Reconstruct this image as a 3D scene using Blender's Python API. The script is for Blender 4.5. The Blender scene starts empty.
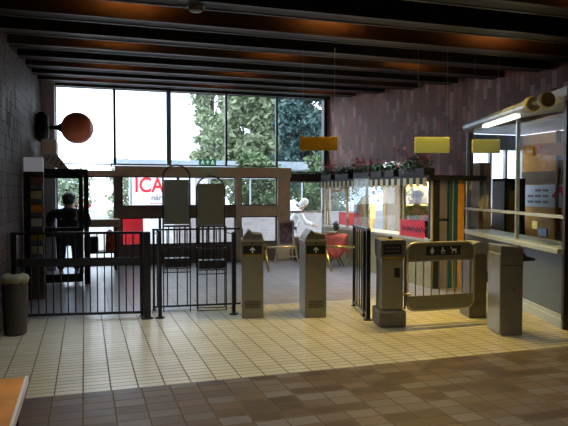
import bpy, bmesh, math, random
from mathutils import Vector, Matrix
from math import sin, cos, pi, radians
random.seed(7)
C = bpy.context.scene.collection
CZ0, CS, BY = 3.75, 0.065, 13.5            # ceiling height at the glass front, its slope, the front's depth
def ceil(y): return CZ0 - CS*(BY-y)

# ---------------------------------------------------------------- materials
def nmat(name):
    m = bpy.data.materials.new(name); m.use_nodes = True
    nt = m.node_tree; b = nt.nodes['Principled BSDF']
    return m, nt, b
def mat(name, col, rough=.5, metal=0, var=.12, scale=8, emit=None, es=0, spec=None, bump=0):
    m, nt, b = nmat(name)
    n = nt.nodes.new('ShaderNodeTexNoise'); n.inputs['Scale'].default_value = scale; n.inputs['Detail'].default_value = 4
    tc = nt.nodes.new('ShaderNodeTexCoord'); nt.links.new(tc.outputs['Object'], n.inputs['Vector'])
    r = nt.nodes.new('ShaderNodeValToRGB')
    r.color_ramp.elements[0].position = .3; r.color_ramp.elements[1].position = .7
    r.color_ramp.elements[0].color = tuple(c*(1-var) for c in col)+(1,)
    r.color_ramp.elements[1].color = tuple(min(1, c*(1+var)) for c in col)+(1,)
    nt.links.new(n.outputs['Fac'], r.inputs['Fac']); nt.links.new(r.outputs['Color'], b.inputs['Base Color'])
    b.inputs['Roughness'].default_value = rough; b.inputs['Metallic'].default_value = metal
    if spec is not None: b.inputs['Specular IOR Level'].default_value = spec
    if emit: b.inputs['Emission Color'].default_value = emit+(1,); b.inputs['Emission Strength'].default_value = es
    if bump:
        bp = nt.nodes.new('ShaderNodeBump'); bp.inputs['Strength'].default_value = bump; bp.inputs['Distance'].default_value = .01
        nt.links.new(n.outputs['Fac'], bp.inputs['Height']); nt.links.new(bp.outputs['Normal'], b.inputs['Normal'])
    return m
def math_node(nt, op, a, b=None):
    n = nt.nodes.new('ShaderNodeMath'); n.operation = op
    for i, v in enumerate((a, b)):
        if v is None: continue
        if isinstance(v, (int, float)): n.inputs[i].default_value = v
        else: nt.links.new(v, n.inputs[i])
    return n.outputs[0]
def tiles(name, tw, th, cols, grout, gw=.008, rough=.35, uv=True, off=0, bump=.4, blotch=.25, ox=0, oy=0, spec=.5, rvar=.0):
    """stack bonded tiles, one random colour per tile; coordinates in metres"""
    m, nt, b = nmat(name)
    tc = nt.nodes.new('ShaderNodeTexCoord'); sp = nt.nodes.new('ShaderNodeSeparateXYZ')
    nt.links.new(tc.outputs['UV' if uv else 'Object'], sp.inputs[0])
    u = math_node(nt, 'DIVIDE', math_node(nt, 'ADD', sp.outputs[0], ox), tw); v = math_node(nt, 'DIVIDE', math_node(nt, 'ADD', sp.outputs[1], oy), th)
    fv = math_node(nt, 'FLOOR', v)
    fu0 = math_node(nt, 'FLOOR', u)
    if off: v = math_node(nt, 'ADD', v, math_node(nt, 'MULTIPLY', fu0, off)); fv = math_node(nt, 'FLOOR', v)
    cb = nt.nodes.new('ShaderNodeCombineXYZ'); nt.links.new(fu0, cb.inputs[0]); nt.links.new(fv, cb.inputs[1])
    wn = nt.nodes.new('ShaderNodeTexWhiteNoise'); wn.noise_dimensions = '3D'; nt.links.new(cb.outputs[0], wn.inputs['Vector'])
    r = nt.nodes.new('ShaderNodeValToRGB'); e = r.color_ramp.elements
    while len(e) < len(cols): e.new(.5)
    for i, c in enumerate(cols): e[i].position = i/(len(cols)-1); e[i].color = c+(1,)
    nt.links.new(wn.outputs['Value'], r.inputs['Fac'])
    ns = nt.nodes.new('ShaderNodeTexNoise'); ns.inputs['Scale'].default_value = 2.2; ns.inputs['Detail'].default_value = 5
    nt.links.new(tc.outputs['Object'], ns.inputs['Vector'])
    mx = nt.nodes.new('ShaderNodeMix'); mx.data_type = 'RGBA'; mx.blend_type = 'MULTIPLY'
    nt.links.new(math_node(nt, 'MULTIPLY', ns.outputs['Fac'], blotch*2), mx.inputs['Factor'])
    nt.links.new(r.outputs['Color'], mx.inputs['A']); mx.inputs['B'].default_value = (.45, .43, .4, 1)
    def edge(t, f, size):
        d = math_node(nt, 'SUBTRACT', t, f)
        d2 = math_node(nt, 'SUBTRACT', 1.0, d)
        return math_node(nt, 'MULTIPLY', math_node(nt, 'MINIMUM', d, d2), size)
    g = math_node(nt, 'MINIMUM', edge(u, fu0, tw), edge(v, fv, th))
    isg = math_node(nt, 'LESS_THAN', g, gw/2)
    m2 = nt.nodes.new('ShaderNodeMix'); m2.data_type = 'RGBA'
    nt.links.new(isg, m2.inputs['Factor']); nt.links.new(mx.outputs['Result'], m2.inputs['A']); m2.inputs['B'].default_value = grout+(1,)
    nt.links.new(m2.outputs['Result'], b.inputs['Base Color'])
    rr = math_node(nt, 'ADD', math_node(nt, 'MULTIPLY', isg, .4), rough)
    if rvar: rr = math_node(nt, 'ADD', rr, math_node(nt, 'MULTIPLY', wn.outputs['Value'], rvar))
    nt.links.new(rr, b.inputs['Roughness'])
    bp = nt.nodes.new('ShaderNodeBump'); bp.inputs['Strength'].default_value = bump; bp.inputs['Distance'].default_value = .004
    nt.links.new(math_node(nt, 'SUBTRACT', 1.0, isg), bp.inputs['Height']); nt.links.new(bp.outputs['Normal'], b.inputs['Normal'])
    b.inputs['Specular IOR Level'].default_value = spec
    return m
def glass(name, tint=(.95, .98, 1), refl=.10, milky=0.0, k=.45):
    m = bpy.data.materials.new(name); m.use_nodes = True; nt = m.node_tree; nt.nodes.clear()
    o = nt.nodes.new('ShaderNodeOutputMaterial'); t = nt.nodes.new('ShaderNodeBsdfTransparent'); g = nt.nodes.new('ShaderNodeBsdfGlossy')
    t.inputs['Color'].default_value = tint+(1,); g.inputs['Roughness'].default_value = .03
    fr = nt.nodes.new('ShaderNodeLayerWeight'); fr.inputs['Blend'].default_value = .12
    fr.inputs['Blend'].default_value = .5
    ml = math_node(nt, 'ADD', math_node(nt, 'MULTIPLY', math_node(nt, 'POWER', fr.outputs['Facing'], 4.0), k), refl*.3)
    mx = nt.nodes.new('ShaderNodeMixShader'); nt.links.new(ml, mx.inputs[0]); nt.links.new(t.outputs[0], mx.inputs[1]); nt.links.new(g.outputs[0], mx.inputs[2])
    last = mx
    if milky:
        d = nt.nodes.new('ShaderNodeBsdfDiffuse'); d.inputs['Color'].default_value = (.7, .8, .9, 1)  # pale blue diffuse share, clouding the pane evenly
        m2 = nt.nodes.new('ShaderNodeMixShader'); m2.inputs[0].default_value = milky
        nt.links.new(mx.outputs[0], m2.inputs[1]); nt.links.new(d.outputs[0], m2.inputs[2]); last = m2
    nt.links.new(last.outputs[0], o.inputs[0]); return m

M = {}
M['wall_l'] = tiles('dark_wall_tiles', .14, .30, [(.045,.023,.018), (.085,.046,.036), (.14,.085,.07), (.06,.033,.026)], (.013,.009,.008), .012, .5, rvar=.2, off=.5, spec=.3)
M['wall_r'] = tiles('mottled_brown_wall_tiles', .105, .26, [(.22,.095,.075), (.40,.19,.14), (.27,.15,.14), (.50,.26,.20), (.60,.43,.42)], (.12,.08,.08), .007, .5, off=.37, rvar=.2, spec=.3)
M['cream'] = tiles('cream_floor_tiles', .212, .092, [(.52,.50,.38), (.60,.57,.44), (.56,.53,.41)], (.10,.08,.05), .011, .27, uv=False, blotch=.12, ox=.03, spec=.5)
M['brown'] = tiles('brown_floor_tiles', .222, .147, [(.07,.045,.032), (.11,.07,.045), (.14,.095,.06), (.17,.15,.14), (.10,.07,.048)], (.10,.08,.04), .012, .38, uv=False, blotch=.3, ox=.03, rvar=.12)
M['grey'] = tiles('grey_floor_tiles', .30, .30, [(.26,.25,.27), (.33,.31,.33), (.29,.275,.30)], (.18,.17,.17), .008, .30, uv=False, blotch=.3)
M['beam'] = mat('dark_beam', (.022,.015,.014), .55)
M['slab'] = mat('black_soffit', (.012,.01,.01), .9)
M['strip'] = mat('lit_beam_edge', (.038,.031,.028), .4, .1)
M['frame_dk'] = mat('dark_bronze_frame', (.035,.03,.03), .4, .3)
M['frame_br'] = mat('brown_frame', (.60,.49,.35), .45)
M['panel_br'] = mat('brown_panel', (.16,.12,.10), .5)
M['alu'] = mat('light_aluminium', (.55,.6,.65), .35, .6)
M['black'] = mat('black_paint', (.012,.013,.016), .35)
M['blackm'] = mat('matt_black', (.015,.014,.014), .7)
M['steel'] = mat('olive_steel', (.25,.24,.18), .4, .55, .1)
M['steel_lt'] = mat('bright_steel', (.55,.52,.42), .3, .8)
M['steel_dk'] = mat('dark_steel', (.16,.15,.13), .45, .5)  # darker steel shared by hoods, hubs, feet and small fittings
M['steel_bl'] = mat('cool_steel', (.40,.43,.47), .35, .5)
M['chrome'] = mat('warm_chrome', (.58,.55,.44), .33, .85)
M['white'] = mat('white_enamel', (.8,.8,.8), .4, var=.03)
M['amber'] = mat('amber_band', (.30,.19,.03), .5)
M['yellow'] = mat('yellow_board', (.82,.86,.60), .5, var=.04)
M['oboard'] = mat('orange_ochre_board', (.95,.50,.06), .8, spec=.1)
M['ochre'] = mat('ochre_board', (.70,.50,.07), .5, var=.06)
M['signgrey'] = mat('grey_green_board', (.10,.10,.075), .5, var=.05)
M['glass'] = glass('window_glass')
M['glass_t'] = glass('tinted_glass', (.90,.94,.98), .015, 0, .12)
M['glass_b'] = glass('pale_blue_screen', (.85,.92,1), .3, .18)
M['orangeball'] = mat('red_orange_gloss', (.95,.25,.13), .28, var=.15, scale=3)
M['green'] = mat('exit_green', (.02,.22,.12), .5, var=.03, emit=(.02,.30,.16), es=.35)
M['signwhite'] = mat('sign_white', (.85,.85,.85), .5, var=.02)
M['red'] = mat('red_letters', (.75,.02,.04), .5, var=.03)
M['redboard'] = mat('coral_red_board', (.95,.10,.14), .5, var=.05)
M['concrete'] = mat('pale_concrete', (.50,.50,.52), .8)
M['canopy'] = mat('canopy_grey', (.36,.42,.48), .6)
M['pavement'] = tiles('pavement_slabs', .5, .5, [(.42,.42,.42), (.5,.5,.49), (.46,.46,.47)], (.3,.3,.3), .012, .8, uv=False, blotch=.2)
M['brickpale'] = tiles('pale_wall_bricks', .24, .09, [(.50,.46,.47), (.58,.54,.55), (.46,.42,.44)], (.5,.5,.5), .01, .8, blotch=.2)
M['wood'] = mat('orange_wood', (.75,.34,.09), .35, var=.25, scale=5)
M['woodlt'] = mat('pale_wood', (.55,.48,.30), .5)
M['bag'] = mat('dull_yellow_plastic', (.26,.25,.14), .4, var=.3)
M['bin'] = mat('bin_brown', (.055,.045,.04), .4)
M['boothgrey'] = mat('grey_counter_panel', (.12,.17,.28), .45, var=.06)
M['boothwhite'] = mat('pale_ledge', (.50,.61,.75), .3, .1, var=.05)
M['orangepanel'] = mat('orange_blind', (.90,.40,.05), .6, var=.12)
M['brownpanel2'] = mat('dark_tan_panel', (.22,.12,.04), .6)
M['cloth'] = mat('coral_cloth', (.62,.12,.08), .8, var=.2)
M['leafA'] = mat('leaf_dark_green', (.035,.085,.03), .6, var=.4, scale=3)
M['leafB'] = mat('leaf_green', (.10,.17,.07), .6, var=.4, scale=2)
M['leafD'] = mat('leaf_bluish_green', (.08,.15,.14), .6, var=.4, scale=2)
M['leafC'] = mat('leaf_pale_green', (.30,.36,.22), .6, var=.35, scale=1.5)
M['bark'] = mat('bark', (.12,.09,.07), .9)
M['pink'] = mat('pink_petals', (.55,.12,.16), .6, var=.3)
M['petw'] = mat('white_petals', (.75,.75,.7), .6, var=.1)
M['pety'] = mat('yellow_petals', (.85,.55,.05), .6, var=.3)
M['skin'] = mat('skin', (.55,.33,.24), .55, var=.06)
M['coat'] = mat('dark_coat', (.02,.028,.035), .8, var=.3)
M['trouser'] = mat('dark_trousers', (.03,.03,.04), .8)
M['whitecoat'] = mat('white_coat', (.75,.78,.82), .8, var=.06)
M['hair'] = mat('grey_hair', (.12,.11,.10), .8)
M['hairw'] = mat('white_hair', (.8,.8,.8), .8)
M['vest'] = mat('yellow_green_knit', (.32,.33,.12), .9, var=.5, scale=25)
M['teal'] = mat('teal_panel', (.03,.12,.17), .4)
M['lilac'] = mat('lilac_panel', (.25,.22,.26), .5)
M['tube'] = mat('lamp_tube', (.9,.9,.8), .5, emit=(1,.98,.85), es=3.5, var=.02)
M['caselit'] = mat('lit_case', (.45,.46,.5), .4, emit=(.85,.88,1), es=.12, var=.02)
M['orangelamp'] = mat('orange_lamp', (.9,.4,.1), .5, emit=(1,.30,.05), es=45, var=.02)
M['warmlamp'] = mat('warm_lamp', (.9,.8,.5), .5, emit=(1,.80,.40), es=3, var=.02)
M['cushion'] = mat('dark_blue_print', (.06,.08,.20), .6, var=.4)

def translucent(m, f):
    # thin plastic or paper that lets some of the daylight behind it through
    nt = m.node_tree; b = nt.nodes['Principled BSDF']; out = nt.nodes['Material Output']
    t = nt.nodes.new('ShaderNodeBsdfTranslucent'); x = nt.nodes.new('ShaderNodeMixShader'); x.inputs[0].default_value = f
    nt.links.new(b.inputs['Base Color'].links[0].from_socket, t.inputs['Color'])
    nt.links.new(b.outputs[0], x.inputs[1]); nt.links.new(t.outputs[0], x.inputs[2]); nt.links.new(x.outputs[0], out.inputs[0])
for k_, f_ in (('yellow', .4), ('ochre', .3), ('oboard', .5), ('redboard', .45), ('cloth', .2)): translucent(M[k_], f_)
# ---------------------------------------------------------------- mesh helpers
class MB:
    def __init__(s): s.b = bmesh.new(); s.mi = 0
    def _m(s, vs):
        for f in {f for v in vs for f in v.link_faces}: f.material_index = s.mi
    def box(s, c, d, rot=None, tw=0):
        r = bmesh.ops.create_cube(s.b, size=1); vs = r['verts']
        for v in vs:
            v.co = Vector((v.co.x*d[0], v.co.y*d[1], v.co.z*d[2]))
            if rot is not None: v.co = rot @ v.co
            v.co += Vector(c)
        s._m(vs); return s
    def span(s, p, q):
        return s.box([(p[i]+q[i])/2 for i in range(3)], [abs(p[i]-q[i]) for i in range(3)])
    def cyl(s, p, q, r, r2=None, n=16):
        p, q = Vector(p), Vector(q); d = q-p
        m = Matrix.Translation((p+q)/2) @ d.to_track_quat('Z', 'Y').to_matrix().to_4x4()
        k = bmesh.ops.create_cone(s.b, cap_ends=True, segments=n, radius1=r, radius2=r if r2 is None else r2, depth=d.length, matrix=m)
        s._m(k['verts']); return s
    def ball(s, c, r, sc=(1,1,1), n=20):
        k = bmesh.ops.create_uvsphere(s.b, u_segments=n, v_segments=max(8, n//2), radius=r)
        for v in k['verts']: v.co = Vector((v.co.x*sc[0], v.co.y*sc[1], v.co.z*sc[2]))+Vector(c)
        s._m(k['verts']); return s
    def tube(s, pts, r, n=8):
        pts = [Vector(p) for p in pts]; rings = []
        for i, p in enumerate(pts):
            a = pts[max(0, i-1)]; c = pts[min(len(pts)-1, i+1)]; d = (c-a).normalized()
            up = Vector((0,0,1)) if abs(d.z) < .9 else Vector((0,1,0))
            x = d.cross(up).normalized(); y = d.cross(x).normalized()
            rings.append([s.b.verts.new(p+(x*cos(2*pi*k/n)+y*sin(2*pi*k/n))*r) for k in range(n)])
        for a, c in zip(rings, rings[1:]):
            for k in range(n):
                f = s.b.faces.new((a[k], a[(k+1) % n], c[(k+1) % n], c[k])); f.material_index = s.mi
        for rg in (rings[0], rings[-1][::-1]):
            f = s.b.faces.new(rg[::-1]); f.material_index = s.mi
        return s
    def prism(s, pts, h, rot=None, off=(0,0,0)):
        """pts: outline in local XY, extruded along local Z by h"""
        R = rot or Matrix.Identity(3); o = Vector(off)
        lo = [s.b.verts.new(R @ Vector((x, y, 0))+o) for x, y in pts]; hi = [s.b.verts.new(R @ Vector((x, y, h))+o) for x, y in pts]
        fs = [s.b.faces.new(lo[::-1]), s.b.faces.new(hi)]
        n = len(pts)
        for i in range(n): fs.append(s.b.faces.new((lo[i], lo[(i+1) % n], hi[(i+1) % n], hi[i])))
        for f in fs: f.material_index = s.mi
        return s
    def lathe(s, prof, c=(0,0,0), n=28, axis=None):
        R = axis or Matrix.Identity(3); c = Vector(c); rings = []
        for r, z in prof: rings.append([s.b.verts.new(R @ Vector((r*cos(2*pi*k/n), r*sin(2*pi*k/n), z))+c) for k in range(n)])
        for a, d in zip(rings, rings[1:]):
            for k in range(n):
                f = s.b.faces.new((a[k], a[(k+1) % n], d[(k+1) % n], d[k])); f.material_index = s.mi
        for rg, fl in ((rings[0], True), (rings[-1], False)):
            f = s.b.faces.new(rg[::-1] if fl else rg); f.material_index = s.mi
        return s
    def build(s, name, m, parent=None, bev=0, smooth=False, loc=None):
        me = bpy.data.meshes.new(name); bmesh.ops.recalc_face_normals(s.b, faces=s.b.faces[:]); s.b.to_mesh(me); s.b.free()
        for x in (m if isinstance(m, (list, tuple)) else [m]): me.materials.append(x)
        if smooth: me.polygons.foreach_set('use_smooth', [True]*len(me.polygons))
        o = bpy.data.objects.new(name, me); C.objects.link(o)
        if parent: o.parent = parent
        if loc: o.location = loc
        if bev:
            b = o.modifiers.new('bevel', 'BEVEL'); b.width = bev; b.segments = 2; b.limit_method = 'ANGLE'; b.angle_limit = radians(50)
        return o
def thing(name, label, cat, loc=(0,0,0), rz=0, group=None):
    o = bpy.data.objects.new(name, None); C.objects.link(o); o.empty_display_size = .1
    o.location = loc; o.rotation_euler = (0,0,rz); tag(o, label, cat, group); return o
def tag(o, label, cat, group=None, kind=None):
    o['label'] = label; o['category'] = cat
    if group: o['group'] = group
    if kind: o['kind'] = kind
    return o
def struct(o, label=None):
    o['kind'] = 'structure'
    if label: o['label'] = label
    return o
def copy_tree(o, parent=None):
    c = o.copy(); C.objects.link(c); c.parent = parent
    for ch in list(o.children): copy_tree(ch, c)
    return c
def text(name, s, size, m, parent, loc, rot, ext=.003, align='CENTER'):
    cu = bpy.data.curves.new(name, 'FONT'); cu.body = s; cu.size = size; cu.extrude = ext; cu.align_x = align; cu.align_y = 'CENTER'; cu.offset = size*.018
    t = bpy.data.objects.new('tmp', cu); C.objects.link(t)
    bpy.context.view_layer.update()
    me = bpy.data.meshes.new_from_object(t.evaluated_get(bpy.context.evaluated_depsgraph_get()))
    bpy.data.objects.remove(t); me.materials.clear(); me.materials.append(m)
    o = bpy.data.objects.new(name, me); C.objects.link(o); o.parent = parent; o.location = loc; o.rotation_euler = rot
    return o
RX90 = (pi/2, 0, 0)
Rup = Matrix.Rotation(pi/2, 3, 'X')          # local XY outline -> XZ, extrudes toward -Y
def arc(cx, cy, r, a0, a1, n=8): return [(cx+r*cos(a0+(a1-a0)*i/n), cy+r*sin(a0+(a1-a0)*i/n)) for i in range(n+1)]

# ================================================================ SETTING
def slab(name, x0, x1, y0, y1, m, z=0, t=.1):
    return struct(MB().span((x0,y0,z-t), (x1,y1,z)).build(name, m))
slab('floor', -.95, 7.2, -4, 4.96, M['brown'])
slab('floor', -.95, 7.2, 4.96, 8.12, M['cream'])
slab('floor', -.95, 7.2, 8.12, 13.6, M['grey'])
slab('floor', 7.2, 9.2, 5, 11.2, M['grey'])
# walls as strips of quads with metre UVs, thickened outwards
def wall(name, pts, quads, m, flip=False, th=.15):
    """pts: plan polyline; quads: (segment, t0, t1, z0, z1[, ztop at t1])"""
    me = bpy.data.meshes.new(name); V, Fc, UV = [], [], []
    cum = [0]
    for a, b in zip(pts, pts[1:]): cum.append(cum[-1]+math.dist(a, b))
    for q in quads:
        s, t0, t1, z0, za, zb = q; a, b = pts[s], pts[s+1]
        P = lambda t: (a[0]+(b[0]-a[0])*t, a[1]+(b[1]-a[1])*t)
        L = cum[s+1]-cum[s]; i = len(V); p, r = P(t0), P(t1)
        V += [(p[0],p[1],z0), (r[0],r[1],z0), (r[0],r[1],zb), (p[0],p[1],za)]
        UV += [(cum[s]+L*t0, z0), (cum[s]+L*t1, z0), (cum[s]+L*t1, zb), (cum[s]+L*t0, za)]
        Fc.append((i, i+1, i+2, i+3) if not flip else (i+3, i+2, i+1, i))
    me.from_pydata(V, [], Fc); ul = me.uv_layers.new(name='UVMap')
    for l in me.loops: ul.data[l.index].uv = UV[l.vertex_index]
    me.materials.append(m); o = bpy.data.objects.new(name, me); C.objects.link(o)
    so = o.modifiers.new('thick', 'SOLIDIFY'); so.thickness = th; so.offset = -1
    return struct(o)
WT = .42                                      # wall tops run up past the beams to the slab
WXL = -.93
# seen from inside: left wall faces +X
wall('wall_left', [(-.93,-4), (-.93,6), (-.80,12.95)], [(0,0,1,0,ceil(-4)+WT,ceil(6)+WT), (1,0,1,0,ceil(6)+WT,ceil(12.95)+WT)], M['wall_l'], flip=False)
struct(MB().prism([(-.95,-3.9), (-.932,-3.9), (-.932,6), (-.898,8.1), (-.916,8.1), (-.95,6)], .09).build('baseboard_left', M['boothwhite']))
struct(MB().span((-.94,12.95,0), (-.56,13.1,ceil(13)+.3)).span((-.62,13.1,0),(-.56,13.45,ceil(13)+.3)).build('trim_1', M['concrete']))
# right wall: tiled above the kiosk and the booth, open below where they stand
RW = [(5.47,13.5), (6.35,9.15), (6.5,6.9), (6.6,-4)]
cz = [ceil(p[1])+WT for p in RW]
wall('wall_right', RW, [(0,0,1,1.8,cz[0],cz[1]), (1,0,1,2.66,cz[1],cz[2]), (2,0,.145,2.66,cz[2],ceil(5.3)+WT), (2,.145,1,0,ceil(5.3)+WT,cz[3])], M['wall_r'], flip=False)
wall('wall_rear', [(6.6,-4), (WXL,-4)], [(0,0,1,0,ceil(-4)+WT,ceil(-4)+WT)], M['wall_r'], flip=False)
# ceiling slab and cross beams
o = MB(); y0, y1 = -4.2, 13.7
for a in (0,):
    vs = [o.b.verts.new(p) for p in [(-1.1,y0,ceil(y0)+.4), (9.3,y0,ceil(y0)+.4), (9.3,y1,ceil(y1)+.4), (-1.1,y1,ceil(y1)+.4),
                                    (-1.1,y0,ceil(y0)+.55), (9.3,y0,ceil(y0)+.55), (9.3,y1,ceil(y1)+.55), (-1.1,y1,ceil(y1)+.55)]]
    for f in ((0,1,2,3), (4,5,6,7), (0,1,5,4), (1,2,6,5), (2,3,7,6), (3,0,4,7)): o.b.faces.new([vs[i] for i in f])
struct(o.build('ceiling', M['slab']))
n = 2
for k in range(17):
    y = 13.38-k*.998; z = ceil(y)
    xr = 5.45+(13.4-y)*.19 if y > 9.2 else 6.42
    b = MB(); b.span((WXL,y-.13,z), (xr,y+.13,z+.42)); b.mi = 1
    b.span((WXL,y-.135,z-.012), (xr,y-.075,z+.012)); b.span((WXL,y+.10,z-.008), (xr,y+.135,z+.006))  # lighter edge strips stand in for light caught on the beam undersides
    struct(b.build('trim_%d' % n, [M['beam'], M['strip']])); n += 1
# long orange lamps tucked up between the beams
for yy in (12.38, 10.385, 8.39, 6.395, 4.4, 2.4):
    for i, xx in enumerate((.45, 2.62, 4.8)):
        z = ceil(yy)
        t = thing('ceiling_lamp', 'orange glowing strip lamp hidden up between the dark ceiling beams', 'lamp', (xx, yy-.42, z+.30), 0, 'orange strip lamps between the ceiling beams')
        MB().cyl((-.25,0,0), (.25,0,0), .022).build('lamp_tube', M['orangelamp'], t)
        MB().span((-.42,-.05,.04), (.42,.06,.09)).span((-.42,-.05,-.05), (.42,-.035,.09)).span((-.42,-.05,-.06), (.42,.045,-.045)).build('lamp_body', M['blackm'], t)
# round fitting on beam near the camera
t = thing('smoke_detector', 'small round grey detector on the underside of a near ceiling beam', 'smoke detector', (.95,5.42,ceil(5.4)-.012))
MB().lathe([(.02,-.05), (.055,-.045), (.07,-.02), (.07,0)]).build('cover', M['steel_dk'], t, smooth=False)
MB().lathe([(.062,-.012), (.078,-.012), (.078,.006), (.062,.006)]).build('mounting_ring', M['alu'], t)

# ---------------------------------------------------------------- glass front
def fz(y): return 1.57+(192-y)*.02216         # heights read on the glass front
def window(num, x0, x1, z0, z1, fw=.03, fm='frame_dk', gm='glass', y=BY, zt1=None):
    zt1 = z1 if zt1 is None else zt1
    f = MB(); f.span((x0,y-.04,z0), (x0+fw,y+.04,z1)); f.span((x1-fw,y-.04,z0), (x1,y+.04,z1)); f.span((x0,y-.04,z0), (x1,y+.04,z0+fw)); f.span((x0,y-.04,z1-fw), (x1,y+.04,z1))
    fo = struct(f.build('window_%d' % num, M[fm]))
    MB().span((x0+fw,y-.006,z0+fw), (x1-fw,y+.006,z1-fw)).build('pane', M[gm], fo)
    return fo
zc = ceil(BY)+.1
XS = [-.56, .61, 1.735, 3.03, 4.22, 5.43]
for i in range(5): window(i+1, XS[i], XS[i+1], fz(166)+.0 if i < 4 else fz(172), zc, .022 if i != 1 else .03, gm='glass')
struct(MB().span((1.70,BY-.07,fz(166)), (1.80,BY+.07,zc)).build('trim_30', M['alu']))
struct(MB().span((5.37,BY-.08,0), (5.45,BY+.08,zc)).build('trim_31', M['frame_dk']))
struct(MB().span((.61,BY-.11,fz(176.8)), (4.55,BY+.1,fz(167))).build('trim_32', M['frame_br']), 'brown transom beam')
struct(MB().span((-.56,BY-.08,fz(177)), (.61,BY+.08,fz(171.5))).build('trim_33', M['frame_br']))
struct(MB().span((4.22,BY-.10,0), (4.52,BY+.1,fz(176.8))).build('trim_34', M['frame_br']))
struct(MB().span((4.52,BY-.06,fz(181)), (5.37,BY+.06,fz(172.5))).build('trim_35', M['frame_dk']))
struct(MB().span((.60,BY-.12,0), (.74,BY+.1,fz(176.8))).build('trim_36', M['panel_br']))
struct(MB().span((3.24,BY-.09,0), (3.36,BY+.09,fz(176.8))).build('trim_37', M['frame_br']))
struct(MB().span((.74,BY-.07,fz(217)), (3.24,BY+.07,fz(206))).build('trim_38', M['panel_br']))
struct(MB().span((3.36,BY-.07,fz(217)), (4.22,BY+.07,fz(206))).build('trim_39', M['frame_br']))
struct(MB().span((.74,BY-.05,0), (4.22,BY+.05,fz(244))).build('trim_40', M['panel_br']))
struct(MB().span((4.52,BY-.05,0), (5.37,BY+.05,.5)).build('trim_41', M['panel_br']))
for num, (a, b, z0, z1) in enumerate([(.74,1.95,fz(206),fz(176.8)), (1.95,3.24,fz(206),fz(176.8)), (3.36,4.22,fz(206),fz(176.8)),
        (.74,1.55,fz(244),fz(217)), (1.55,2.4,fz(244),fz(217)), (2.4,3.24,fz(244),fz(217)), (3.36,4.22,fz(244),fz(217)),
        (4.52,5.37,fz(213),fz(181)), (4.52,5.37,.5,fz(213)), (.02,.60,0,fz(177)), (-.56,.02,0,fz(177))]):
    window(6+num, a, b, z0, z1, .025, 'alu' if num in (7,8) else 'frame_dk')

# open lobby door in the left corner
d = MB(); yd = 10.95
for (p, q) in [((.0,1.90)), ]: pass
d.span((-.84,yd-.05,1.86), (.05,yd+.05,1.96))
d.span((-.02,yd-.05,0), (.06,yd+.05,1.86)); d.span((-.86,yd-.05,0), (-.80,yd+.05,1.96))
dr = struct(d.build('door_1', M['black']))
l = MB(); l.span((-.80,yd-.03,.82), (-.04,yd+.03,.97)); l.span((-.76,yd-.03,.04), (-.04,yd+.03,.18)); l.span((-.10,yd-.02,.18), (-.03,yd+.02,1.84)); l.span((-.78,yd-.02,.04), (-.72,yd+.02,1.84)); l.span((-.78,yd-.02,1.80), (-.03,yd+.02,1.86))
l.build('door_leaf', M['black'], dr)
MB().span((-.72,yd-.004,.18), (-.10,yd+.004,1.8)).build('pane', M['glass_t'], dr)
MB().tube([(-.14,yd-.03,1.15),(-.14,yd-.08,1.15),(-.14,yd-.08,1.35),(-.14,yd-.03,1.35)], .012).build('door_handle', M['steel_lt'], dr)
struct(MB().span((-.82,yd+.3,0), (-.74,yd+.42,1.9)).build('trim_42', mat('reddish_brown_post', (.11,.045,.035), .5)))

# ================================================================ FENCES
def bar_fence(name, label, p0, p1, z0, z1, nb, rails, posts, group=None, bands=(), r=.008, rr=.014):
    a, b = Vector(p0+(0,)), Vector(p1+(0,)); L = (b-a).length; rz = math.atan2(b.y-a.y, b.x-a.x)
    t = thing(name, label, 'fence', tuple(a), rz, group)
    for z in rails: MB().span((0,-rr,z-rr), (L,rr,z+rr)).build('rail', M['black'], t)
    for z, h in bands: MB().span((0,-.012,z-h/2), (L,.012,z+h/2)).build('kick_board', M['blackm'], t)
    for i in range(nb):
        x = L*(i+.5)/nb; MB().cyl((x,0,z0), (x,0,z1), r, n=8).build('bar', M['black'], t)
    for x, w, h in posts: MB().span((x-w/2,-w/2,0), (x+w/2,w/2,h)).span((x-w,-w,0),(x+w,w,.012)).build('post', M['black'], t, .004)
    return t
bar_fence('barrier_fence', 'long black barred barrier fence between the tiled left wall and the newspaper racks', (-.86,8.12), (.70,7.86), .05, 1.06, 18, (.05, 1.06), [(.03,.07,1.07), (1.56,.045,1.07)], bands=[(.70,.10)], rr=.016)
t = thing('fence_post', 'thick black square post ending the long barrier fence', 'post', (.72,7.68,0))
MB().span((-.042,-.042,.01), (.042,.042,1.08)).build('post_tube', M['black'], t, .006); MB().cyl((0,0,0), (0,0,.014), .075).build('foot_plate', M['blackm'], t)
f2 = bar_fence('barrier_fence', 'short black wire fence behind the newspaper racks, left of the first turnstile', (.84,8.22), (2.02,8.12), .04, 1.07, 9, (.04, 1.07), [(.02,.03,1.07), (1.21,.02,1.07)], r=.008, rr=.012)
for i, (x, y, h) in enumerate([(.875,7.66,1.09), (1.80,7.60,1.06)]):
    t = thing('fence_post', ['slim black post just right of the thick post, in front of the first newspaper rack', 'slim black post between the second newspaper rack and the first turnstile'][i], 'post', (x,y,0))
    MB().span((-.022,-.022,.01), (.022,.022,h)).build('post_tube', M['black'], t, .004); MB().cyl((0,0,0), (0,0,.014), .055).build('foot_plate', M['blackm'], t)
    MB().tube([(0,0,1.03), (0,.50,1.03)], .008).build('stay', M['black'], t)

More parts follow.
